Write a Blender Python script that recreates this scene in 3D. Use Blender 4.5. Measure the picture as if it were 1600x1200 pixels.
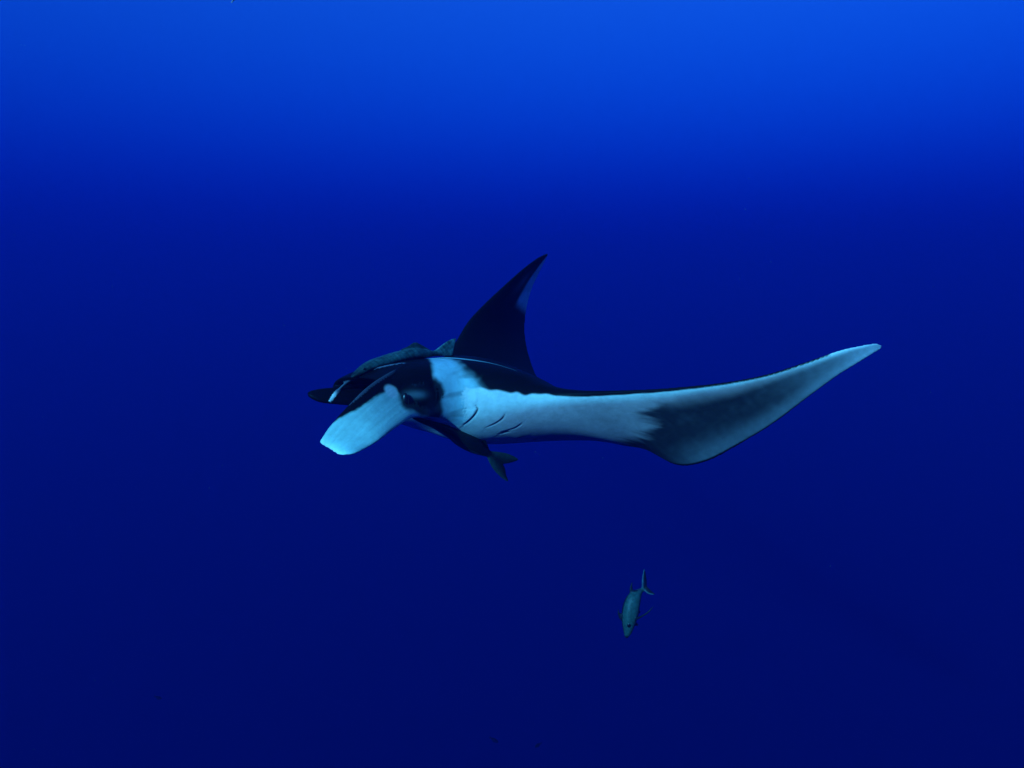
import bpy, bmesh, math, random
import numpy as np
from mathutils import Vector, Matrix
from mathutils.bvhtree import BVHTree
from mathutils.kdtree import KDTree

for o in list(bpy.data.objects):
    bpy.data.objects.remove(o)
SC = bpy.context.scene
COL = SC.collection
rng = np.random.default_rng(7)
random.seed(7)

# ------------------------------------------------------------------ camera
F = 1256.0                                   # focal length in photograph pixels (1600 wide)
cd = bpy.data.cameras.new('camera')
cam = bpy.data.objects.new('camera', cd)
COL.objects.link(cam)
cd.sensor_width = 36.0
cd.lens = 36.0 * F / 1600.0
cd.clip_start, cd.clip_end = 0.05, 5000.0
cam.location = (0, 0, 0)
TILT = math.radians(-5.0)                     # the camera looks slightly downwards
cam.rotation_euler = (math.radians(90) + TILT, 0, 0)
ct, st_ = math.cos(TILT), math.sin(TILT)
SC.camera = cam

# ------------------------------------------------------------------ sky, sun, exposure
SUN = Vector((-0.50, -0.77, 0.395)).normalized()          # direction towards the sun
elev = math.asin(SUN.z)
w = bpy.data.worlds.new('World')
SC.world = w
w.use_nodes = True
nt = w.node_tree
nt.nodes.clear()
sky = nt.nodes.new('ShaderNodeTexSky')
sky.sky_type = 'NISHITA'
sky.sun_disc = False
sky.ozone_density = 10.0
sky.sun_elevation = elev
sky.sun_rotation = math.atan2(SUN.x, SUN.y)
bg = nt.nodes.new('ShaderNodeBackground')
bg.inputs['Strength'].default_value = 0.076
wo = nt.nodes.new('ShaderNodeOutputWorld')
nt.links.new(sky.outputs[0], bg.inputs['Color'])
nt.links.new(bg.outputs[0], wo.inputs['Surface'])

sl = bpy.data.lights.new('sun', 'SUN')
sl.energy = 5.0
sl.angle = math.radians(0.5)
sl.color = (1.0, 1.0, 0.74)
sun = bpy.data.objects.new('sun', sl)
COL.objects.link(sun)
sun.location = SUN * 20
sun.rotation_euler = SUN.to_track_quat('Z', 'Y').to_euler()

SC.view_settings.view_transform = 'Standard'
SC.view_settings.look = 'None'
SC.view_settings.gamma = 1.0
SC.view_settings.use_curve_mapping = False
SC.view_settings.exposure = 2.45
SC.render.engine = 'CYCLES'
SC.cycles.use_denoising = True
SC.cycles.volume_bounces = 3
SC.cycles.max_bounces = 6

# ------------------------------------------------------------------ the sea: one body of clear blue water
DEPTH = 30.0                                  # metres of water above the camera
def water_box():
    X0, X1, Y0, Y1, Z0, Z1 = -700, 700, -700, 700, -420, DEPTH
    v = [(x, y, z) for z in (Z0, Z1) for y in (Y0, Y1) for x in (X0, X1)]
    f = [(0, 2, 3, 1), (4, 5, 7, 6), (0, 1, 5, 4), (2, 6, 7, 3), (0, 4, 6, 2), (1, 3, 7, 5)]
    me = bpy.data.meshes.new('water')
    me.from_pydata(v, [], f)
    ob = bpy.data.objects.new('water', me)
    COL.objects.link(ob)
    m = bpy.data.materials.new('sea_water')
    m.use_nodes = True
    n = m.node_tree
    n.nodes.clear()
    out = n.nodes.new('ShaderNodeOutputMaterial')
    sc = n.nodes.new('ShaderNodeVolumeScatter')
    ab = n.nodes.new('ShaderNodeVolumeAbsorption')
    add = n.nodes.new('ShaderNodeAddShader')
    S = np.array([0.0001, 0.00064, 0.0045])
    A = np.array([0.0505, 0.0268, 0.0118])
    sc.inputs['Color'].default_value = (*(S / S.max()), 1)
    sc.inputs['Density'].default_value = float(S.max())
    sc.inputs['Anisotropy'].default_value = 0.0
    ab.inputs['Color'].default_value = (*(1 - A / 0.11), 1)
    ab.inputs['Density'].default_value = 0.11
    n.links.new(sc.outputs[0], add.inputs[0])
    n.links.new(ab.outputs[0], add.inputs[1])
    n.links.new(add.outputs[0], out.inputs['Volume'])
    me.materials.append(m)
    ob['kind'] = 'structure'
    ob['label'] = 'deep clear blue sea water, brighter towards the surface'
    return ob
water_box()

# ------------------------------------------------------------------ helpers
def P(px, py, d):
    """a point d metres out, seen at that spot of the photograph"""
    x, z = (px - 800.0) * d / F, (600.0 - py) * d / F
    return np.array([x, d * ct - z * st_, d * st_ + z * ct])

def spline(pts, n, closed=False, t=None):
    """Catmull-Rom through rows of pts (any width) -> n samples"""
    pts = np.asarray(pts, float)
    k = len(pts)
    if t is None:
        t = np.linspace(0, k - 1, n)
    i = np.clip(np.floor(t).astype(int), 0, k - 2)
    f = (t - i)[:, None]
    ext = np.vstack([2 * pts[0] - pts[1], pts, 2 * pts[-1] - pts[-2]])
    p0, p1, p2, p3 = ext[i], ext[i + 1], ext[i + 2], ext[i + 3]
    return 0.5 * (2 * p1 + (p2 - p0) * f + (2 * p0 - 5 * p1 + 4 * p2 - p3) * f ** 2 + (3 * p1 - p0 - 3 * p2 + p3) * f ** 3)

def unit(a):
    return a / np.maximum(np.linalg.norm(a, axis=-1, keepdims=True), 1e-9)

def grid_faces(nr, nc):
    """closed rings of nc points, nr rings, ends capped"""
    f = []
    for i in range(nr - 1):
        for j in range(nc):
            k = (j + 1) % nc
            f.append((i * nc + j, i * nc + k, (i + 1) * nc + k, (i + 1) * nc + j))
    f.append(tuple(range(nc))[::-1])
    f.append(tuple(range((nr - 1) * nc, nr * nc)))
    return f

def smooth01(a, b, x):
    t = np.clip((x - a) / (b - a), 0, 1)
    return t * t * (3 - 2 * t)

class Build:
    """source shells, fused afterwards into one continuous skin"""
    def __init__(self):
        self.v, self.f, self.n = [], [], 0
        self.part, self.attr = [], []
    def shell(self, verts, faces, part, attr):
        verts = np.asarray(verts, float)
        self.v.append(verts)
        self.f += [tuple(i + self.n for i in f) for f in faces]
        self.n += len(verts)
        self.part += [part] * len(verts)
        self.attr.append(np.asarray(attr, float))
    def fuse(self, voxel, smooth=6, factor=0.5):
        V = np.vstack(self.v)
        A = np.vstack(self.attr)
        part = np.array(self.part)
        me = bpy.data.meshes.new('tmp')
        me.from_pydata(V.tolist(), [], self.f)
        bm = bmesh.new()
        bm.from_mesh(me)
        bmesh.ops.recalc_face_normals(bm, faces=bm.faces[:])
        bmesh.ops.triangulate(bm, faces=bm.faces[:])
        bm.to_mesh(me)
        bm.free()
        ob = bpy.data.objects.new('tmp', me)
        COL.objects.link(ob)
        r = ob.modifiers.new('r', 'REMESH')
        r.mode = 'VOXEL'
        r.voxel_size = voxel
        r.use_smooth_shade = True
        s = ob.modifiers.new('s', 'SMOOTH')
        s.factor = factor
        s.iterations = smooth
        dg = bpy.context.evaluated_depsgraph_get()
        new = bpy.data.meshes.new_from_object(ob.evaluated_get(dg))
        bpy.data.objects.remove(ob)
        kd = KDTree(len(V))
        for i, p in enumerate(V):
            kd.insert(p, i)
        kd.balance()
        n = len(new.vertices)
        co = np.empty(n * 3)
        new.vertices.foreach_get('co', co)
        co = co.reshape(-1, 3)
        no = np.empty(n * 3)
        new.vertices.foreach_get('normal', no)
        no = no.reshape(-1, 3)
        idx = np.empty(n, int)
        att = np.empty((n, A.shape[1]))
        for i in range(n):
            hits = kd.find_n(co[i], 4)
            idx[i] = hits[0][1]
            p0 = part[hits[0][1]]
            ws, acc = 0.0, 0.0
            for (_, j, d) in hits:
                if part[j] == p0 and abs(A[j, -1] - A[hits[0][1], -1]) < 0.5:
                    wt = 1.0 / (d * d + 1e-6)
                    ws += wt
                    acc = acc + wt * A[j]
            att[i] = acc / ws
        for p in new.polygons:
            p.use_smooth = True
        return new, co, no, part[idx], att

def put_colour(me, rgb):
    ca = me.color_attributes.new('albedo', 'FLOAT_COLOR', 'POINT')
    c = np.ones((len(me.vertices), 4), np.float32)
    c[:, :3] = np.clip(rgb, 0.0008, 0.9)
    ca.data.foreach_set('color', c.ravel())

def skin_material(name, rough=0.45, spec=0.15, mottle=0.25, scale=40.0, bump=0.15, bscale=120.0):
    m = bpy.data.materials.new(name)
    m.use_nodes = True
    n = m.node_tree
    b = n.nodes['Principled BSDF']
    b.inputs['Roughness'].default_value = rough
    b.inputs['Specular IOR Level'].default_value = spec
    at = n.nodes.new('ShaderNodeAttribute')
    at.attribute_name = 'albedo'
    tc = n.nodes.new('ShaderNodeTexCoord')
    nz = n.nodes.new('ShaderNodeTexNoise')
    nz.inputs['Scale'].default_value = scale
    nz.inputs['Detail'].default_value = 6
    nz.inputs['Roughness'].default_value = 0.65
    mr = n.nodes.new('ShaderNodeMapRange')
    mr.inputs['From Min'].default_value = 0.3
    mr.inputs['From Max'].default_value = 0.7
    mr.inputs['To Min'].default_value = 1 - mottle
    mr.inputs['To Max'].default_value = 1 + mottle * 0.6
    mx = n.nodes.new('ShaderNodeMix')
    mx.data_type = 'RGBA'
    mx.blend_type = 'MULTIPLY'
    mx.inputs[0].default_value = 1.0
    n.links.new(tc.outputs['Object'], nz.inputs['Vector'])
    n.links.new(nz.outputs['Fac'], mr.inputs['Value'])
    n.links.new(at.outputs['Color'], mx.inputs[6])
    n.links.new(mr.outputs[0], mx.inputs[7])
    n.links.new(mx.outputs[2], b.inputs['Base Color'])
    n2 = n.nodes.new('ShaderNodeTexNoise')
    n2.inputs['Scale'].default_value = bscale
    n2.inputs['Detail'].default_value = 4
    bp = n.nodes.new('ShaderNodeBump')
    bp.inputs['Strength'].default_value = bump
    bp.inputs['Distance'].default_value = 0.004
    n.links.new(tc.outputs['Object'], n2.inputs['Vector'])
    n.links.new(n2.outputs['Fac'], bp.inputs['Height'])
    n.links.new(bp.outputs[0], b.inputs['Normal'])
    return m

def plain(name, col, rough=0.4, spec=0.3):
    m = bpy.data.materials.new(name)
    m.use_nodes = True
    b = m.node_tree.nodes['Principled BSDF']
    b.inputs['Base Color'].default_value = (*col, 1)
    b.inputs['Roughness'].default_value = rough
    b.inputs['Specular IOR Level'].default_value = spec
    return m

def vnoise(p, freq, seed=0):
    """cheap smooth value noise for marking edges, p: (n,k)"""
    r = np.random.default_rng(seed)
    out = 0.0
    for k in range(5):
        d = r.normal(size=p.shape[1])
        d *= freq * (0.6 + 1.1 * r.random()) / np.linalg.norm(d)
        out = out + np.sin(p @ d + r.random() * 6.28 + 1.3 * np.sin(p @ (d[::-1] * 0.7) + k))
    return out / 5.0

def thing(name, loc, label, cat, group=None):
    e = bpy.data.objects.new(name, None)
    e.empty_display_size = 0.1
    e.location = loc
    COL.objects.link(e)
    e['label'] = label
    e['category'] = cat
    if group:
        e['group'] = group
    return e

def child(name, me, parent, mat):
    """mesh given in world coordinates, hung under its thing"""
    o = bpy.data.objects.new(name, me)
    COL.objects.link(o)
    off = Vector(parent.location)
    par = parent.parent
    while par is not None:
        off += Vector(par.location)
        par = par.parent
    me.transform(Matrix.Translation(-off))
    o.parent = parent
    if not me.materials:
        me.materials.append(mat)
    return o

# ------------------------------------------------------------------ the manta ray
# body frame: u forward, v towards its left wing, w up
ORG = P(760, 625, 5.45)
HD = np.array([-0.73, -0.683 * ct, -0.683 * st_])
LF = np.array([0.683, -0.73 * ct, -0.73 * st_])
UP = np.array([0.0, -st_, ct])
def L(u, v, w_):
    return ORG + HD * u + LF * v + UP * w_
def to_local(c):
    r = c - ORG
    return r @ HD, r @ LF, r @ UP

B = Build()

# wing and body disc: leading edge, trailing edge, half thickness above and below
ST = [  # near wing tip ... centre ... far wing tip
    (P(1379, 540, 4.20), P(1379, 541.5, 4.20), 0.006, 0.006),
    (P(1366, 537, 4.19), P(1374, 547, 4.185), 0.009, 0.009),
    (P(1345, 540, 4.18), P(1362, 554, 4.175), 0.010, 0.010),
    (P(1310, 548, 4.19), P(1340, 568, 4.19), 0.010, 0.011),
    (P(1260, 565, 4.23), P(1308, 588, 4.24), 0.011, 0.012),
    (P(1200, 584, 4.29), P(1262, 622, 4.33), 0.013, 0.015),
    (P(1140, 596, 4.37), P(1208, 663, 4.46), 0.015, 0.019),
    (P(1080, 603, 4.45), P(1156, 695, 4.60), 0.018, 0.024),
    (P(1020, 608, 4.55), P(1102, 722.5, 4.77), 0.024, 0.030),
    (P(960, 611, 4.66), P(1058, 727, 4.98), 0.036, 0.042),
    (P(890, 614, 4.79), P(1010, 703, 5.10), 0.072, 0.050),
    (L(0.26, 0.62, 0.055), P(970, 695, 5.25), 0.140, 0.092),
    (L(0.42, 0.48, 0.065), P(948, 682, 5.52), 0.200, 0.185),
    (L(0.58, 0.30, 0.070), P(934, 664, 5.80), 0.243, 0.262),
    (L(0.66, 0.12, 0.075), P(920, 650, 6.05), 0.272, 0.300),
    (L(0.64, -0.08, 0.085), P(902, 640, 6.20), 0.265, 0.270),
    (L(0.48, -0.26, 0.115), P(872, 622, 6.32), 0.190, 0.220),
    (L(0.20, -0.42, 0.185), P(842, 592, 6.42), 0.110, 0.140),
    (P(706, 538, 5.90), P(830, 566, 6.55), 0.060, 0.075),
    (P(730, 504, 6.05), P(822, 536, 6.65), 0.040, 0.045),
    (P(757, 475, 6.20), P(820, 508, 6.75), 0.030, 0.032),
    (P(787, 447, 6.40), P(823, 480, 6.85), 0.022, 0.024),
    (P(815, 422, 6.60), P(831, 450, 6.95), 0.016, 0.017),
    (P(837, 405, 6.82), P(843, 424, 7.02), 0.012, 0.012),
    (P(850, 398, 6.98), P(852, 405, 7.06), 0.009, 0.009),
    (P(855, 396, 7.06), P(855.5, 397.5, 7.07), 0.006, 0.006),
]
rows = [np.concatenate([a, b, [c, d]]) for a, b, c, d in ST]
NS, NC = 420, 56                              # spanwise rings, points along the chord
SM = spline(rows, NS)
sidx = np.linspace(0, len(ST) - 1, NS)
LE, TE = SM[:, :3], SM[:, 3:6]
tu, td = np.maximum(SM[:, 6], .006), np.maximum(SM[:, 7], .006)
CH = TE - LE
mid = 0.5 * (LE + TE)
SP = np.gradient(mid, axis=0)
kern = np.ones(31) / 31
NRM = unit(np.cross(CH, SP))
NRM = unit(np.stack([np.convolve(np.pad(NRM[:, k], 15, mode='edge'), kern, 'valid') for k in range(3)], 1))
c = 0.5 * (1 - np.cos(np.linspace(0, np.pi, NC)))
foil = 0.2969 * np.sqrt(c) - 0.126 * c - 0.3516 * c ** 2 + 0.2843 * c ** 3 - 0.1036 * c ** 4
foil /= foil.max()
edge = np.sqrt(np.clip(1 - (2 * c - 1) ** 8, 0, 1))
cham = lambda s: 0.0
ring_c = np.concatenate([c, c[::-1][1:-1]])
ring_s = np.concatenate([np.ones(NC), -np.ones(NC - 2)])
verts, attr = [], []
for i in range(NS):
    chord = np.linalg.norm(CH[i])
    mn = min(0.009, 0.22 * chord + .002)
    up = np.maximum(tu[i] * foil, mn * edge)
    dn = np.maximum(td[i] * foil, mn * edge)
    # the wing blade is gently cupped along the chord
    cup = 0.05 * chord * np.sin(np.pi * c) * smooth01(11, 8, sidx[i])
    hi = LE[i] + np.outer(c, CH[i]) + np.outer(up + cup, NRM[i])
    lo = LE[i] + np.outer(c, CH[i]) + np.outer(-dn + cup, NRM[i])
    verts.append(np.vstack([hi, lo[::-1][1:-1]]))
    attr.append(np.stack([np.full(len(ring_c), sidx[i]), ring_c, ring_s], 1))
B.shell(np.vstack(verts), grid_faces(NS, 2 * NC - 2), 'disc', np.vstack(attr))

# head: a broad flattened tube that opens into the mouth
HS = [  # u, half width, top, bottom
    (-0.10, 0.30, 0.22, -0.18), (0.20, 0.37, 0.265, -0.235), (0.45, 0.375, 0.272, -0.20),
    (0.65, 0.36, 0.262, -0.135), (0.80, 0.335, 0.235, -0.085), (0.92, 0.305, 0.198, -0.055),
    (1.00, 0.285, 0.165, -0.035), (1.025, 0.268, 0.148, -0.022), (1.00, 0.250, 0.135, -0.010),
    (0.92, 0.235, 0.125, 0.0), (0.85, 0.20, 0.11, 0.02), (0.82, 0.10, 0.085, 0.045)]
hs = spline([np.array(r) for r in HS], 130)
th = np.linspace(0, 2 * np.pi, 120, endpoint=False)
ex = 2.0 / 2.9
sx = np.sign(np.cos(th)) * np.abs(np.cos(th)) ** ex
sy = np.sign(np.sin(th)) * np.abs(np.sin(th)) ** ex
verts, attr = [], []
for (u, hw, t, b) in hs:
    cw, hh = 0.5 * (t + b), 0.5 * (t - b)
    slant = -0.10 * (sy < 0) * np.abs(sy) * smooth01(0.7, 1.0, u)      # lower jaw set back
    verts.append(np.stack([L(u + s, hw * x, cw + hh * y) for x, y, s in zip(sx, sy, slant)]))
    attr.append(np.stack([np.full(len(th), u), th, np.ones(len(th))], 1))
B.shell(np.vstack(verts), grid_faces(len(hs), len(th)), 'head', np.vstack(attr))

# brow and eye bulge on each side of the head
def blob(c0, r, part, nseg=28, nring=18, axes=None):
    vs, at = [], []
    ax = axes if axes is not None else (HD, LF, UP)
    for i in range(nring):
        a = np.pi * (i + 0.5) / nring
        for j in range(nseg):
            t = 2 * np.pi * j / nseg
            p = c0 + ax[0] * r[0] * np.sin(a) * np.cos(t) + ax[1] * r[1] * np.sin(a) * np.sin(t) + ax[2] * r[2] * np.cos(a)
            vs.append(p)
            at.append((i / nring, t, 1))
    B.shell(vs, grid_faces(nring, nseg), part, at)
for s in (1, -1):
    blob(L(0.76, 0.285 * s, 0.035), (0.17, 0.086, 0.10), 'brow')
blob(P(612.5, 611, 4.655), (0.05, 0.022, 0.036), 'cheek')

def blade(stations, part, n=70, nc=30, thick=(0.03, 0.012), bulge=0.03, flip=1):
    """a fleshy paddle: stations of (leading point, trailing point)"""
    rows = [np.concatenate([a, b]) for a, b in stations]
    sm = spline(rows, n)
    a, b = sm[:, :3], sm[:, 3:]
    ch = b - a
    sp = np.gradient(0.5 * (a + b), axis=0)
    nr = unit(np.cross(ch, sp)) * flip
    cc = 0.5 * (1 - np.cos(np.linspace(0, np.pi, nc)))
    vs, at = [], []
    for i in range(n):
        f = i / (n - 1)
        t = thick[0] + (thick[1] - thick[0]) * f
        pr = t * np.sqrt(np.clip(1 - (2 * cc - 1) ** 4, 0, 1))
        cl = np.linalg.norm(ch[i])
        cup = bulge * cl * np.sin(np.pi * cc)
        hi = a[i] + np.outer(cc, ch[i]) + np.outer(pr + cup, nr[i])
        lo = a[i] + np.outer(cc, ch[i]) + np.outer(-pr + cup, nr[i])
        vs.append(np.vstack([hi, lo[::-1][1:-1]]))
        at.append(np.stack([np.full(2 * nc - 2, f), np.concatenate([cc, cc[::-1][1:-1]]),
                            np.concatenate([np.ones(nc), -np.ones(nc - 2)])], 1))
    B.shell(np.vstack(vs), grid_faces(n, 2 * nc - 2), part, np.vstack(at))

# the two cephalic fins, unrolled in front of the head (side +1 of the near one looks outwards)
blade([(P(662, 566, 4.90), P(700, 660, 4.86)), (P(640, 566, 4.80), P(672, 656, 4.70)),
       (P(614, 579, 4.67), P(646, 654, 4.55)), (P(586, 596, 4.53), P(619, 669, 4.39)),
       (P(560, 617, 4.42), P(595, 687, 4.26)), (P(535, 642, 4.34), P(574, 700, 4.20)),
       (P(515, 666, 4.31), P(556, 708.5, 4.14)), (P(504, 682, 4.31), P(542, 711, 4.13)),
       (P(499.5, 690, 4.32), P(533, 711.5, 4.15)), (P(504, 696, 4.30), P(525, 709, 4.19))], 'near_fin', thick=(0.034, 0.011), bulge=-0.06, flip=-1)
blade([(P(610, 572, 5.16), P(628, 628, 5.10)), (P(575, 583, 5.08), P(592, 634, 5.02)),
       (P(548, 598, 5.00), P(560, 634, 4.93)), (P(525, 605, 4.94), P(531, 632, 4.87)),
       (P(502, 607.5, 4.89), P(503, 629, 4.83)), (P(488, 610.5, 4.86), P(489, 624, 4.82)),
       (P(480.5, 614, 4.85), P(481, 619, 4.83))], 'far_fin', thick=(0.03, 0.012), bulge=0.04, flip=-1)

def tube(path, r, part, n=60, seg=10):
    pts = spline(path, n)
    tg = unit(np.gradient(pts, axis=0))
    a = unit(np.cross(tg, np.array([0.2, 0.9, 0.3])))
    b = np.cross(tg, a)
    vs, at = [], []
    for i in range(n):
        f = i / (n - 1)
        rr = r * (0.35 + 0.65 * math.sin(math.pi * min(max(f, .02), .98)) ** 0.5)
        for k in range(seg):
            t = 2 * math.pi * k / seg
            vs.append(pts[i] + rr * (a[i] * math.cos(t) + b[i] * math.sin(t)))
            at.append((f, t, 1))
    B.shell(vs, grid_faces(n, seg), part, at)
# lip of the mouth and the raised front edge of the near fin
tube([P(632, 567, 4.80), P(608, 571, 4.79), P(585, 577, 4.79), P(562, 586, 4.81), P(546, 595, 4.86), P(534, 604, 4.9), P(524, 615, 4.87), P(515, 627, 4.83)], 0.010, 'lip')
tube([P(626, 573, 4.68), P(602, 587, 4.58), P(582, 600, 4.49), P(563, 616, 4.41), P(546, 632, 4.36)], 0.008, 'rim')

# the thin whip tail trailing behind the body
tube([P(905, 655, 5.95), L(-1.05, 0.02, -0.27), L(-1.4, 0.02, -0.28), L(-1.8, 0.0, -0.26), L(-2.15, -0.04, -0.22)], 0.022, 'whip', n=80)
me, co, no, part, att = B.fuse(0.0068, smooth=7)
n = len(co)
def relax(co, mask, times):
    ed = np.empty(len(me.edges) * 2, int)
    me.edges.foreach_get('vertices', ed)
    ed = ed.reshape(-1, 2)
    ed = ed[(mask[ed[:, 0]] > 0) | (mask[ed[:, 1]] > 0)]
    ids, inv = np.unique(ed, return_inverse=True)
    inv = inv.reshape(-1, 2)
    p, mk = co[ids].copy(), mask[ids][:, None]
    i0, i1, k = np.concatenate([inv[:, 0], inv[:, 1]]), np.concatenate([inv[:, 1], inv[:, 0]]), len(ids)
    deg = np.maximum(np.bincount(i0, minlength=k), 1)
    for _ in range(times):
        avg = np.stack([np.bincount(i0, p[i1, a], k) / deg for a in range(3)], 1)
        p += (avg - p) * 0.6 * mk
    out = co.copy()
    out[ids] = p
    return out
u, v, w_ = to_local(co)
join = smooth01(-0.35, 0.0, u) * smooth01(0.80, 0.66, u) * smooth01(0.85, 0.65, np.abs(v)) * smooth01(-.1, .0, 0.6 - np.abs(w_))
join = join * np.isin(part, ('disc', 'head', 'brow', 'near_fin'))
co = relax(co, join, 220)
eyez = smooth01(0.62, 0.70, u) * smooth01(0.98, 0.90, u) * smooth01(0.2, 0.26, v) * np.isin(part, ('head', 'brow', 'near_fin', 'cheek'))
co = relax(co, eyez, 25)
co = relax(co, 0.6 * np.isin(part, ('near_fin', 'rim', 'lip')) * smooth01(0.8, 0.95, u), 8)
me.vertices.foreach_set('co', co.ravel())
me.update()
nn_ = np.empty(n * 3)
me.vertices.foreach_get('normal', nn_)
no = nn_.reshape(-1, 3)
u, v, w_ = to_local(co)
BLACK = np.array([0.0028, 0.003, 0.0036])
WHITE = np.array([0.68, 0.70, 0.61])
GREY = np.array([0.10, 0.105, 0.12])
def mixc(a, b, t):
    return a * (1 - t)[:, None] + b * t[:, None]
nz = vnoise(co, 28, 1)
nf = vnoise(co, 75, 2)
ng = vnoise(co, 9, 3)
col = np.tile(BLACK, (n, 1))
s, cc, sd = att[:, 0], att[:, 1], att[:, 2]
isd = part == 'disc'
# ----- underside: white belly, dark grey outer wing with pale rim
wht = np.tile(WHITE, (n, 1))
edge_d = np.interp(cc, [0, .05, .09, .15, .26, .44, .50, .62, .72, .85, 1.0],
                   [6.2, 6.6, 7.5, 8.0, 8.75, 8.55, 9.0, 9.35, 9.9, 10.4, 10.7])
qa = np.stack([s * 1.2 - cc * 3.0, s * 2.0 + cc * 16.0], 1)
edge_d = edge_d + 0.10 * nz + 0.22 * vnoise(qa, 2.2, 21) + 0.10 * vnoise(qa, 6.0, 22)
soft = 0.42 + 0.5 * smooth01(0.22, 0.05, cc)
dark = np.clip((edge_d - s) / soft * 0.5 + 0.5, 0, 1)
dark = dark * dark * (3 - 2 * dark) * smooth01(-0.02, 0.34, cc + 0.03 * nz + 0.14 * smooth01(7.5, 9, s))
pale_tip = smooth01(6.8, 1.5, s + 0.4 * ng)
rim = smooth01(0.60, 0.99, cc) * smooth01(9.4, 7.8, s)
greyc = mixc(np.tile(np.array([.026, .024, .028]), (n, 1)), np.tile(np.array([0.31, 0.32, 0.33]), (n, 1)), np.clip(0.85 * pale_tip + 0.34 * rim + 0.04 * nz + 0.03 * nf, 0, 1))
belly = np.array([0.68, 0.50, 0.47]) * 0.78  # strobe's mauve cast put into the underside colour, dimmer than the front edge
bel = mixc(wht, np.tile(belly, (n, 1)) * (1 + 0.10 * ng + 0.06 * nz)[:, None], smooth01(0.02, 0.14, cc) * smooth01(13.5, 11.5, s) * smooth01(3.0, 6.0, s))
under = mixc(bel, greyc, dark)
blk_te = smooth01(0.955, 0.975, cc) * smooth01(1.6, 2.6, s) * smooth01(10.5, 9.5, s)
under = mixc(under, np.tile(BLACK, (n, 1)), blk_te)
# far half of the belly mirrors it
edge_f = 19.3 + 0.25 * nz
under = mixc(under, np.tile(GREY * 0.5, (n, 1)), smooth01(-0.3, 0.3, s - edge_f) * smooth01(.05, .3, cc))
# ----- upper side: black with the pale shoulder patch and pale marks near the far wing tip
SHO = WHITE * np.array([.55, .84, .92])
streak = 0.02 * np.sin(45 * w_ + 25 * v + 3 * ng) + 0.018 * nz + 0.018 * nf
av = np.abs(v)
fwd = 0.50 + 0.58 * av + 0.012 * nz
patch = smooth01(0.024, -0.020, u - fwd) * smooth01(0.39, 0.54, u + 1.5 * streak) * smooth01(0.62, 0.45, av)
fold_shade = vnoise(np.stack([w_ * 3.4 + u * 0.5, u * 0.7 + v * 0.5], 1), 22, 42)  # shading of the shoulder's skin folds, painted as darker streaks
SHOC = np.tile(SHO, (n, 1)) * (1 - 0.38 * smooth01(0.05, 0.6, fold_shade) + 0.06 * nz)[:, None]
top = mixc(np.tile(BLACK, (n, 1)), SHOC, patch)
mark = smooth01(0.50, 0.62, cc) * smooth01(20.4, 21.1, s) * smooth01(25.0, 24.2, s)
mark2 = 0.12 * np.exp(-((cc - 0.33) / 0.10) ** 2) * np.exp(-((s - 21.7) / 0.6) ** 2)
top = mixc(top, np.tile(np.array([0.70, 0.76, 0.70]), (n, 1)), np.clip(mark * (0.8 + 0.2 * nz) + mark2, 0, 1))
is_top = (sd > 0)
dcol = np.where(is_top[:, None], top, under)
# the border of black and white runs just below the leading edge of the wing, just above it at the shoulder
dz = co @ UP - np.interp(s, sidx, LE @ UP)
thr = np.interp(s, [0, 2.6, 3.4, 6, 8, 9.6, 10.4, 11.2, 12.4], [-.05, -.02, .006, .013, .022, .026, .016, -.002, -.02]) + 0.0025 * nz * smooth01(5, 7, s)
near = (s < 12.6) & (cc < 0.12)
dcol[near & (dz > -thr)] = np.where((s > 10.5)[near & (dz > -thr)][:, None], top[near & (dz > -thr)], BLACK)
dcol[(s > 17.6) & (cc < 0.10)] = BLACK
lo = near & (dz <= -thr)
dcol[lo] = under[lo]
out = near
bl = smooth01(-.0035, .0035, dz + thr)
feather = 0.012 * vnoise(np.stack([u * 30, w_ * 9, v * 6], 1), 2.0, 41) * smooth01(9.4, 10.6, s)
bl = smooth01(-.0035, .0035, (dz + thr + feather) / (1 + 1.2 * smooth01(9.6, 11, s)))
dcol[out] = mixc(under, np.where((s > 10.5)[:, None], top, BLACK[None]), bl)[out]
col[isd] = dcol[isd]
# ----- head
hd = np.tile(BLACK, (n, 1))
belly_h = smooth01(-0.03, -0.09, w_ + 0.012 * nz) * smooth01(0.85, 0.72, u + .01 * nz)
hd = mixc(hd, wht * np.array([.85, .9, 1.0]), belly_h)
side_w = smooth01(0.024, -0.020, u - fwd) * smooth01(0.10, 0.06, w_ - 0.35 * (u - 0.45)) * smooth01(0.1, 0.2, av)
hd = mixc(hd, wht, side_w)
hd = mixc(hd, SHOC, patch)
ish = (part == 'head')
col[ish] = hd[ish]
br = mixc(np.tile(BLACK * 1.2, (n, 1)), np.tile(np.array([.05, .07, .10]), (n, 1)), smooth01(-.2, .8, nz + 0.5 * nf))
isc = part == 'cheek'
col[isc] = BLACK
isb = part == 'brow'
col[isb] = br[isb]
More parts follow.
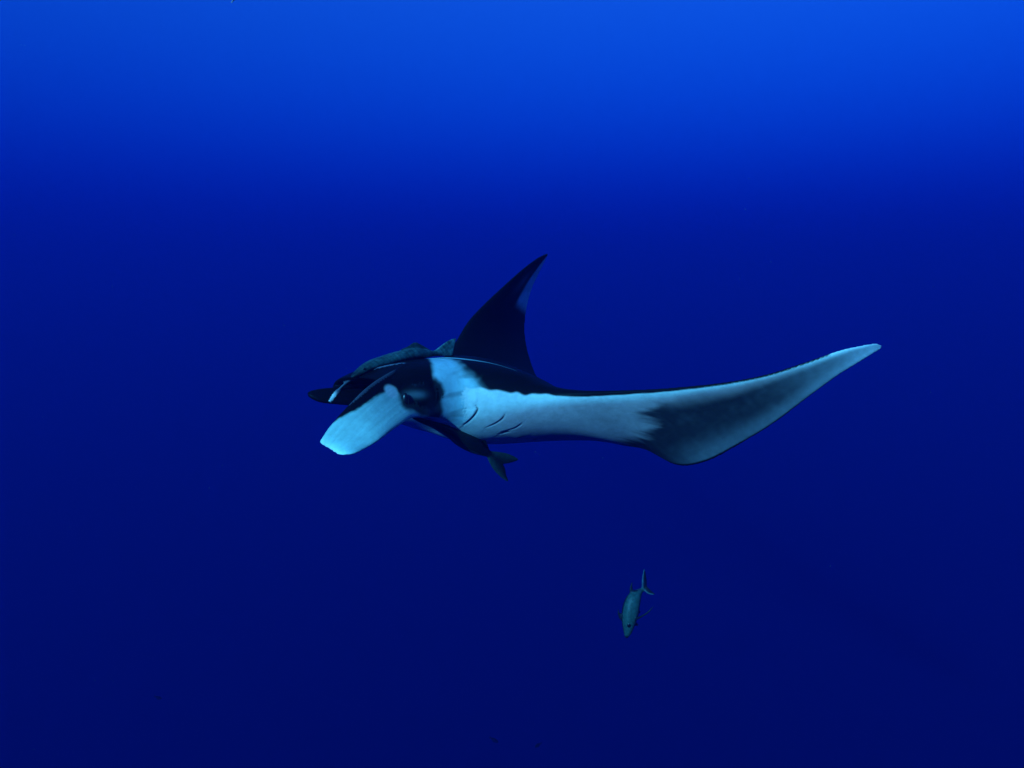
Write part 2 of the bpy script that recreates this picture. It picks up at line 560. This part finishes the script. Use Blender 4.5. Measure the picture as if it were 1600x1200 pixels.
# ----- fins in front of the mouth
isn = part == 'near_fin'
f_, ccf, sdf = att[:, 0], att[:, 1], att[:, 2]
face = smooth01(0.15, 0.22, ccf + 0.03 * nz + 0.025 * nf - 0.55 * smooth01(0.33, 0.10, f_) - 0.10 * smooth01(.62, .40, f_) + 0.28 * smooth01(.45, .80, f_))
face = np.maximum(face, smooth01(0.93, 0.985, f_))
qf = np.stack([f_ * 2.2 + ccf * 1.2, ccf * 22.0 - f_ * 6.0], 1)
crease_glare = (0.06 * vnoise(qf, 1.6, 31) + 0.05 * vnoise(qf, 4.0, 32) + 0.02 * nz) * smooth01(.95, .75, f_)
crease_glare = crease_glare - 0.30 * smooth01(0.95, 0.68, f_) - 0.10 * smooth01(.6, .3, f_) + 0.40 * smooth01(.66, .95, f_ + 0.16 * (ccf - .5))  # strobe glare painted in: tip lightened, rest of the fin darkened
tint = 1 - np.outer(smooth01(0.96, 0.72, f_), [0.30, 0.0, 0.04])  # red held back short of the tip, so the painted glare reads white
fcol = mixc(np.tile(BLACK, (n, 1)), wht * tint * (1 + crease_glare)[:, None], face)
spot = 0 * np.exp(-(((co[:, 0] - P(613, 611, 4.62)[0]) / 0.035) ** 2 + ((co[:, 2] - P(613, 611, 4.62)[2]) / 0.03) ** 2) ** 2)
fcol = mixc(fcol, wht, np.clip(spot * (sdf > 0), 0, 1))
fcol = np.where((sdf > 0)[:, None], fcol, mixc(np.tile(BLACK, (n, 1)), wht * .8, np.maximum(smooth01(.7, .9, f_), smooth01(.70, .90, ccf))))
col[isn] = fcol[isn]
isf = part == 'far_fin'
col[isf] = BLACK
lipc = np.tile(np.array([.10, .11, .14]), (n, 1))
lipc = mixc(lipc, wht, smooth01(.80, .90, att[:, 0]))
isl = part == 'lip'
col[isl] = lipc[isl]
isr = part == 'rim'
col[isr] = np.array([.055, .055, .07])
# ----- dark mask around the near eye
tree = BVHTree.FromPolygons([Vector(p) for p in co], [tuple(p.vertices) for p in me.polygons])
def hit(px, py):
    h = tree.ray_cast(Vector((0, 0, 0)), Vector(P(px, py, 1.0)).normalized())
    return np.array(h[0]) if h[0] is not None else P(px, py, 5.1)
poly = [(623, 608), (629, 602), (650, 598), (680, 590), (690, 600), (695, 612), (689, 628), (692, 642), (685, 653), (672, 655), (656, 648), (640, 641), (628, 636), (624, 622)]
pu = np.array([(lambda q: (q[0], q[2]))(to_local(hit(*p))) for p in poly])
def poly_dist(x, y, pg):
    dm = np.full(len(x), 9.0)
    ins = np.zeros(len(x), bool)
    for i in range(len(pg)):
        (x0, y0), (x1, y1) = pg[i - 1], pg[i]
        dx, dy = x1 - x0, y1 - y0
        t = np.clip(((x - x0) * dx + (y - y0) * dy) / (dx * dx + dy * dy + 1e-12), 0, 1)
        dm = np.minimum(dm, np.hypot(x - x0 - t * dx, y - y0 - t * dy))
        cr = ((y0 > y) != (y1 > y))
        ins ^= cr & (x < (x1 - x0) * (y - y0) / (y1 - y0 + 1e-12) + x0)
    return np.where(ins, -dm, dm)
rl = spline(np.array([hit(*p) for p in [(684, 559), (705, 559.3), (725, 561), (745, 563.5), (765, 567), (785, 572), (806, 579)]]), 60)
near_r = np.where((np.linalg.norm(co - rl.mean(0), axis=1) < 0.7) & np.isin(part, ('disc', 'head')))[0]
dr = np.linalg.norm(co[near_r][:, None, :] - rl[None], axis=2)
kr = dr.argmin(1) / 59.0
sr = smooth01(1.3, 0.7, dr.min(1) / (0.017 - 0.011 * kr)) * (0.95 - 0.75 * kr)
col[near_r] = col[near_r] * (1 - sr)[:, None] + SHO[None] * sr[:, None]
sel = np.where((u > 0.45) & (u < 1.1) & (v > 0.16) & (w_ < 0.2) & (sd > -0.5) & np.isin(part, ('head', 'near_fin', 'brow', 'disc')))[0]
pd = poly_dist(u[sel], w_[sel], pu)
mk = 0.96 * smooth01(0.022, -0.020, pd + 0.008 * nz[sel] + 0.006 * nf[sel])
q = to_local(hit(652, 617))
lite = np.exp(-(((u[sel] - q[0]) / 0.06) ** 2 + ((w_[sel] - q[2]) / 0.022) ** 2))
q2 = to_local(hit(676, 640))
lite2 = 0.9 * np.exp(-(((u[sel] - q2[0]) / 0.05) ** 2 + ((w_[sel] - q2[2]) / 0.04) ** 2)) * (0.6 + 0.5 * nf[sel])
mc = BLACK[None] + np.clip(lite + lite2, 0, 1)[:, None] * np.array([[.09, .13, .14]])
col[sel] = col[sel] * (1 - mk)[:, None] + mc * mk[:, None]
q = to_local(hit(611.5, 611))
sel = np.where((v > 0.16) & (sd > -0.5) & np.isin(part, ('head', 'near_fin', 'brow', 'cheek')))[0]
rr = np.hypot((u[sel] - q[0]) / 0.046, (w_[sel] - q[2]) / 0.040)
mk = smooth01(1.2, 0.7, rr + 0.12 * nz[sel] + 0.08 * nf[sel])
col[sel] = col[sel] * (1 - mk)[:, None] + (WHITE * 0.72)[None] * mk[:, None]
# ----- gill slits: raised flaps that drop into a dark groove, on the near side of the belly
gills = [([(743, 634), (746, 640), (741, 649), (732, 658), (724, 664)], 0.0065, 0.008, 0.75),
         ([(789, 647), (785, 654), (775, 661), (760, 668)], 0.005, 0.004, 0.55),
         ([(816, 661), (808, 667), (797, 671), (784, 674)], 0.005, 0.003, 0.55),
         ([(781, 677.5), (788, 675.5), (796, 674)], 0.009, 0.004, 0.85),
         ([(805, 686), (813, 683.5), (821, 682)], 0.009, 0.004, 0.9),
         ([(814, 690.5), (826, 689), (838, 686), (846, 685)], 0.013, 0.006, 1.0)]
disp = np.zeros(n)
wr = (0.0013 * vnoise(qf, 3.0, 33) + 0.0008 * vnoise(qf, 6.0, 34)) * (0.4 + 0.6 * smooth01(-.6, .6, ng))
disp += np.where((part == 'near_fin') & (att[:, 2] > 0), wr * smooth01(.15, .3, f_) * smooth01(.98, .8, f_) * smooth01(.0, .15, ccf) * smooth01(1.0, .85, ccf), 0)
for pts, wid, lift, ink in gills:
    ctl = np.array([hit(*p) for p in pts])
    line = spline(ctl, 40)
    c0 = line.mean(0)
    sel = np.where(np.linalg.norm(co - c0, axis=1) < 0.30)[0]
    dd = np.linalg.norm(co[sel][:, None, :] - line[None], axis=2)
    k = dd.argmin(1)
    dm = dd.min(1)
    tgn = unit(np.gradient(line, axis=0))[k]
    rel = co[sel] - line[k]
    ahead = rel @ HD
    sgn = np.where(ahead > 0, 1.0, -1.0)
    endf = np.sin(np.pi * np.clip(k / 39.0, 0.04, 0.96)) ** 0.6
    flap = lift * np.exp(-dm / 0.05) * (sgn > 0) * endf * (1 - np.exp(-(dm / 0.004) ** 2))
    groove = -0.006 * np.exp(-(dm / (wid * 1.3)) ** 2) * endf
    disp[sel] += flap + groove
    inkf = ink * np.exp(-(dm / (wid * endf + 1e-4)) ** 4)
    col[sel] = col[sel] * (1 - inkf)[:, None] + (BLACK * 1.5)[None] * inkf[:, None]
co2 = co + no * disp[:, None]
me.vertices.foreach_set('co', co2.ravel())
me.update()
put_colour(me, col)
manta = thing('manta_ray', L(0, 0, -0.3), 'large black and white manta ray gliding with wings spread', 'manta ray')
MAT = skin_material('manta_skin', rough=0.5, spec=0.05, mottle=0.16, scale=22.0, bump=0.3, bscale=90)
child('body', me, manta, MAT)

# eye
def ball(c0, r, seg=20):
    bm = bmesh.new()
    bmesh.ops.create_uvsphere(bm, u_segments=seg, v_segments=seg // 2 + 2, radius=1)
    for x in bm.verts:
        x.co = Vector((x.co.x * r[0] + c0[0], x.co.y * r[1] + c0[1], x.co.z * r[2] + c0[2]))
    m_ = bpy.data.meshes.new('ball')
    bm.to_mesh(m_)
    bm.free()
    for p in m_.polygons:
        p.use_smooth = True
    return m_
EYE = plain('wet_eye', (0.004, 0.004, 0.006), 0.3, 0.3)
for c0 in (hit(633, 626), L(0.86, -0.365, 0.03)):
    child('eye', ball(c0 + LF * (0.002 if c0 @ LF > 0 else 0), (0.022, 0.016, 0.045)), manta, EYE)

# ------------------------------------------------------------------ fishes
def fish_body(stations, part='fish', n=90, seg=40, power=2.2):
    """stations: (top point, bottom point, half width)"""
    sm = spline([np.concatenate([a, b, [r]]) for a, b, r in stations], n)
    top, bot, r = sm[:, :3], sm[:, 3:6], np.maximum(sm[:, 6], 0.004)
    mid = 0.5 * (top + bot)
    tg = unit(np.gradient(mid, axis=0))
    ax = 0.5 * (top - bot)
    sid = unit(np.cross(tg, ax))
    t = np.linspace(0, 2 * np.pi, seg, endpoint=False)
    e = 2.0 / power
    sx = np.sign(np.cos(t)) * np.abs(np.cos(t)) ** e
    sy = np.sign(np.sin(t)) * np.abs(np.sin(t)) ** e
    vs, at = [], []
    for i in range(n):
        vs.append(mid[i] + np.outer(sx * r[i], sid[i]) + np.outer(sy, ax[i]))
        at.append(np.stack([np.full(seg, i / (n - 1)), sy, np.ones(seg)], 1))
    B.shell(np.vstack(vs), grid_faces(n, seg), part, np.vstack(at))

FISH = skin_material('fish_skin', rough=0.45, spec=0.2, mottle=0.45, scale=45.0, bump=0.25, bscale=260)

# --- remora lying on the head of the manta
B = Build()
R1 = lambda x, y, k=0.0: P(x, y, 4.705 + (x - 549) * 0.0033 + k)
fish_body([(R1(548.5, 588), R1(550, 591), .010), (R1(560, 575.5), R1(564, 587), .036), (R1(577, 563.5), R1(580, 580), .048),
           (R1(600, 555), R1(603, 574), .054), (R1(622, 548.5), R1(625, 569), .052), (R1(645, 543.5), R1(647, 564), .044),
           (R1(664, 545.5), R1(665, 559.5), .028), (R1(679, 548.5), R1(680, 556.5), .014), (R1(690, 550), R1(690, 556), .006)])
blade([(R1(626, 546), R1(630, 553)), (R1(636, 541.5), R1(638, 553)), (R1(648, 534.5), R1(647, 553)),
       (R1(656, 537), R1(656, 553)), (R1(664, 541.5), R1(664, 553)), (R1(672, 546.5), R1(671, 552))], 'fin', thick=(.006, .006), bulge=0)
blade([(R1(672, 549), R1(672, 557)), (R1(680, 546.5), R1(680, 557)), (R1(690, 539), R1(690, 556.8)), (R1(700, 532), R1(699, 556.5)),
       (R1(708, 528.8), R1(706.5, 555.8)), (R1(713, 528), R1(708.5, 546))], 'tail', thick=(.008, .005), bulge=0)
m1, c1, n1, p1, a1 = B.fuse(0.0042, smooth=4)
z1 = vnoise(c1, 60, 11)
z2 = vnoise(c1, 170, 12)
base = np.tile(np.array([.055, .135, .12]), (len(c1), 1))
base = mixc(base, np.tile(np.array([.012, .02, .022]), (len(c1), 1)), smooth01(.1, -.8, a1[:, 1] + .15 * z1) * (p1 == 'fish'))  # lower side darkened: shadow of the gap above the manta's head, painted in
base = mixc(base, np.tile(np.array([.014, .024, .026]), (len(c1), 1)), (p1 == 'fin') * smooth01(1.0, .0, a1[:, 1]) * .8)
base = mixc(base, np.tile(np.array([.10, .24, .22]), (len(c1), 1)), (p1 == 'tail') * 1.0)
base *= (1 + .45 * z1 + .6 * z2)[:, None]
base = mixc(base, base * 0.25, smooth01(.40, .0, a1[:, 0]) * (p1 == 'fish')) * 0.62
put_colour(m1, base)
r1 = thing('remora', R1(620, 560), 'mottled grey green remora lying along the top of the manta ray\'s head', 'fish', 'remoras riding the manta ray')
child('body', m1, r1, FISH)
child('eye', ball(R1(569, 576, -.045), (.007, .006, .007), 12), r1, EYE)

# --- remora hanging under the belly of the manta
B = Build()
R2 = lambda x, y, k=0.0: P(x, y, 4.80 + (x - 645) * 0.0026 + k)
fish_body([(R2(645, 651.5), R2(646, 655), .012), (R2(663, 652), R2(660, 662), .034), (R2(685, 658), R2(679, 670), .046),
           (R2(706, 667), R2(699, 682), .052), (R2(727, 675.5), R2(715, 696), .052), (R2(745, 684), R2(735, 707), .042),
           (R2(759, 697), R2(753, 712), .025), (R2(767, 705), R2(762, 714), .012), (R2(774, 709), R2(771, 716), .006)])
blade([(R2(716, 671), R2(716, 678)), (R2(728, 674.5), R2(726, 684)), (R2(742, 678.5), R2(738, 690)), (R2(754, 682), R2(748, 696)),
       (R2(759, 688), R2(753, 700)), (R2(764, 700), R2(758, 706))], 'fin', thick=(.006, .005), bulge=0)
blade([(R2(764, 704.5), R2(761, 714)), (R2(776, 705.5), R2(773, 720)), (R2(790, 707.5), R2(784, 725)), (R2(802, 712), R2(797, 723.5)),
       (R2(810, 717), R2(808, 720))], 'tail', thick=(.008, .005), bulge=0)
blade([(R2(760, 710), R2(771, 709)), (R2(764, 722), R2(783, 721)), (R2(772, 735), R2(789, 731)), (R2(783, 746), R2(791, 742)),
       (R2(792, 752.5), R2(794.5, 751))], 'tail', thick=(.008, .005), bulge=0)
m2, c2, n2, p2, a2 = B.fuse(0.0042, smooth=4)
z1 = vnoise(c2, 50, 13)
base = np.tile(np.array([.006, .009, .009]), (len(c2), 1)) * (1 + .3 * z1)[:, None]
base = mixc(base, np.tile(np.array([.02, .045, .042]), (len(c2), 1)), (p2 == 'tail') * smooth01(.75, .1, a2[:, 1]) * .8)
base = mixc(base, np.tile(np.array([.025, .05, .045]), (len(c2), 1)), (p2 == 'fish') * smooth01(-.72, -.95, a2[:, 1]) * .8)
put_colour(m2, base)
r2 = thing('remora', R2(715, 682), 'dark slender remora with forked tail hanging below the manta ray\'s belly', 'fish', 'remoras riding the manta ray')
child('body', m2, r2, FISH)
child('eye', ball(R2(663, 657, -.034), (.007, .006, .007), 12), r2, EYE)

# --- jack swimming head down below the wing
B = Build()
J = lambda x, y, k=0.0: P(x, y, 6.0 + k)
fish_body([(J(976, 996), J(980.5, 997), .010), (J(974.5, 988), J(986.5, 989), .036), (J(972, 974), J(991.5, 977), .058),
           (J(971.5, 960), J(996, 965), .066), (J(973.5, 946), J(999, 951), .064), (J(978, 934), J(1001, 938), .050),
           (J(986, 925, .02), J(1003, 928, .02), .032), (J(999, 919.5, .04), J(1006, 924, .04), .014), (J(1006, 917, .05), J(1010, 920, .05), .008)])
blade([(J(1002.5, 918, .04), J(1010.5, 921, .05)), (J(1002.8, 908, .06), J(1010.5, 912, .08)), (J(1003.8, 899, .07), J(1009.5, 901, .09)),
       (J(1006, 889, .09), J(1007.2, 889.5, .09))], 'tail', thick=(.008, .005), bulge=.02)
blade([(J(1005.5, 922, .04), J(1009.5, 915, .05)), (J(1010.5, 927, .02), J(1014.5, 919.5, .04)), (J(1017, 929.3, .0), J(1019.5, 924.3, .02)),
       (J(1023, 929, -.01), J(1023.3, 927.8, -.01))], 'tail', thick=(.008, .005), bulge=.02)
blade([(J(972, 971), J(974, 959)), (J(967.5, 966), J(969.5, 958)), (J(965, 957.5), J(967, 955.5)), (J(965.8, 950.5), J(966.6, 950.5))], 'dark', thick=(.009, .006), bulge=0)
blade([(J(983.5, 926), J(998, 922)), (J(983.5, 920.5), J(990, 921.5)), (J(985, 914.5), J(988, 915)), (J(987.6, 909.5), J(988.6, 909.8))], 'dark', thick=(.008, .005), bulge=0)
blade([(J(992, 965, -.05), J(993, 970, -.05)), (J(1002, 961.5, -.09), J(1002.5, 965, -.09)), (J(1012, 955.3, -.11), J(1012.8, 958, -.11)),
       (J(1021, 946.5, -.11), J(1021.5, 947.3, -.11))], 'dark', thick=(.007, .005), bulge=0)
blade([(J(990, 968), J(989, 976)), (J(994, 972), J(993.5, 978)), (J(998, 976), J(997.5, 977.5))], 'dark', thick=(.008, .006), bulge=0)
blade([(J(997, 953), J(995, 961)), (J(1001.5, 955), J(1000.5, 957.5))], 'dark', thick=(.008, .006), bulge=0)
m3, c3, n3, p3, a3 = B.fuse(0.0048, smooth=4)
z1 = vnoise(c3, 40, 15)
base = np.tile(np.array([.030, .076, .060]), (len(c3), 1)) * (1 + .12 * z1)[:, None]
dk = np.array([.006, .008, .012])
base = mixc(base, np.tile(dk, (len(c3), 1)), (p3 == 'fish') * np.maximum(smooth01(.90, 1.0, np.abs(a3[:, 1])), smooth01(.10, .03, a3[:, 0])))
base = mixc(base, np.tile(dk, (len(c3), 1)), 1.0 * (p3 == 'dark'))
base = mixc(base, np.tile(dk, (len(c3), 1)), (p3 == 'tail') * smooth01(.18, .34, a3[:, 1]))
base = mixc(base, np.tile(np.array([.035, .07, .10]), (len(c3), 1)), (p3 == 'tail') * smooth01(.28, .12, a3[:, 1]))
put_colour(m3, base)
j1 = thing('jack_fish', J(986, 996), 'pale teal jack fish with dark fins diving head down below the wing', 'fish')
child('body', m3, j1, FISH)
child('eye', ball(J(983, 976.5, -.052), (.017, .012, .021), 14), j1, EYE)

# --- far fishes, hardly more than shadows in the blue
DARK = plain('far_fish_skin', (.003, .003, .004), .6, .05)
def far_fish(x, y, d, length, ang, label):
    global B
    B = Build()
    c0 = P(x, y, d)
    a = np.array([math.cos(ang), 0.25, math.sin(ang)])
    a /= np.linalg.norm(a)
    up = unit(np.cross(np.array([0, -1.0, 0]), a))
    q = lambda t, h: c0 + a * (t * length) + up * (h * length)
    fish_body([(q(-.5, .01), q(-.5, -.02), .01), (q(-.35, .10), q(-.35, -.10), .05), (q(-.1, .17), q(-.1, -.16), .07),
               (q(.15, .12), q(.15, -.12), .05), (q(.34, .04), q(.34, -.04), .02), (q(.42, .02), q(.42, -.02), .01)], n=30, seg=16)
    blade([(q(.32, .05), q(.32, -.05)), (q(.42, .10), q(.40, -.10)), (q(.52, .20), q(.50, -.20))], 'tail', n=12, nc=8, thick=(.012, .008), bulge=0)
    blade([(q(-.18, .12), q(.0, .12)), (q(-.06, .24), q(.06, .22)), (q(.06, .28), q(.08, .27))], 'fin', n=10, nc=8, thick=(.012, .008), bulge=0)
    m_, c_, _, _, _ = B.fuse(0.012, smooth=2)
    e = thing('distant_fish', c0, label, 'fish', 'faint far fishes')
    child('body', m_, e, DARK)
far_fish(772, 1156, 22.0, .27, 2.7, 'faint dark far fish swimming beside a second one deep below the jack fish')
far_fish(841, 1164, 22.0, .22, .5, 'second faint dark far fish, the smaller of a pair deep below the jack fish')
far_fish(247, 1090, 25.0, .26, 2.9, 'faint dark far fish swimming alone deep below the manta ray\'s head')

# --- drifting specks of plankton in the water
vs, fs = [], []
def speck(c0, r, stretch=None):
    k = len(vs)
    ax = [np.array([1, 0, 0.]), np.array([0, 1., 0]), np.array([0, 0, 1.])]
    for a in ax:
        for sg in (1, -1):
            p = c0 + a * sg * r * rng.uniform(.6, 1.2)
            if stretch is not None:
                p = p + stretch * np.sign((p - c0) @ stretch) * (abs((p - c0) @ stretch) > 1e-6)
            vs.append(tuple(p))
    for i in (0, 1):
        for j in (2, 3):
            for l in (4, 5):
                fs.append((k + i, k + j, k + l))
for i in range(500):
    d = rng.uniform(1.5, 9.0)
    speck(P(rng.uniform(-60, 1660), rng.uniform(-60, 1260), d), (.0003 + .0010 * rng.random() ** 3) * (0.5 + d / 6))
speck(P(365, 0, 1.6), .0022, np.array([.0035, 0, .004]))
mp = bpy.data.meshes.new('specks')
mp.from_pydata(vs, [], fs)
mp.materials.append(plain('plankton', (.22, .21, .25), .8, .05))
sp_ = bpy.data.objects.new('plankton', mp)
COL.objects.link(sp_)
sp_['kind'] = 'stuff'
sp_['label'] = 'tiny pale specks of plankton drifting in the water'
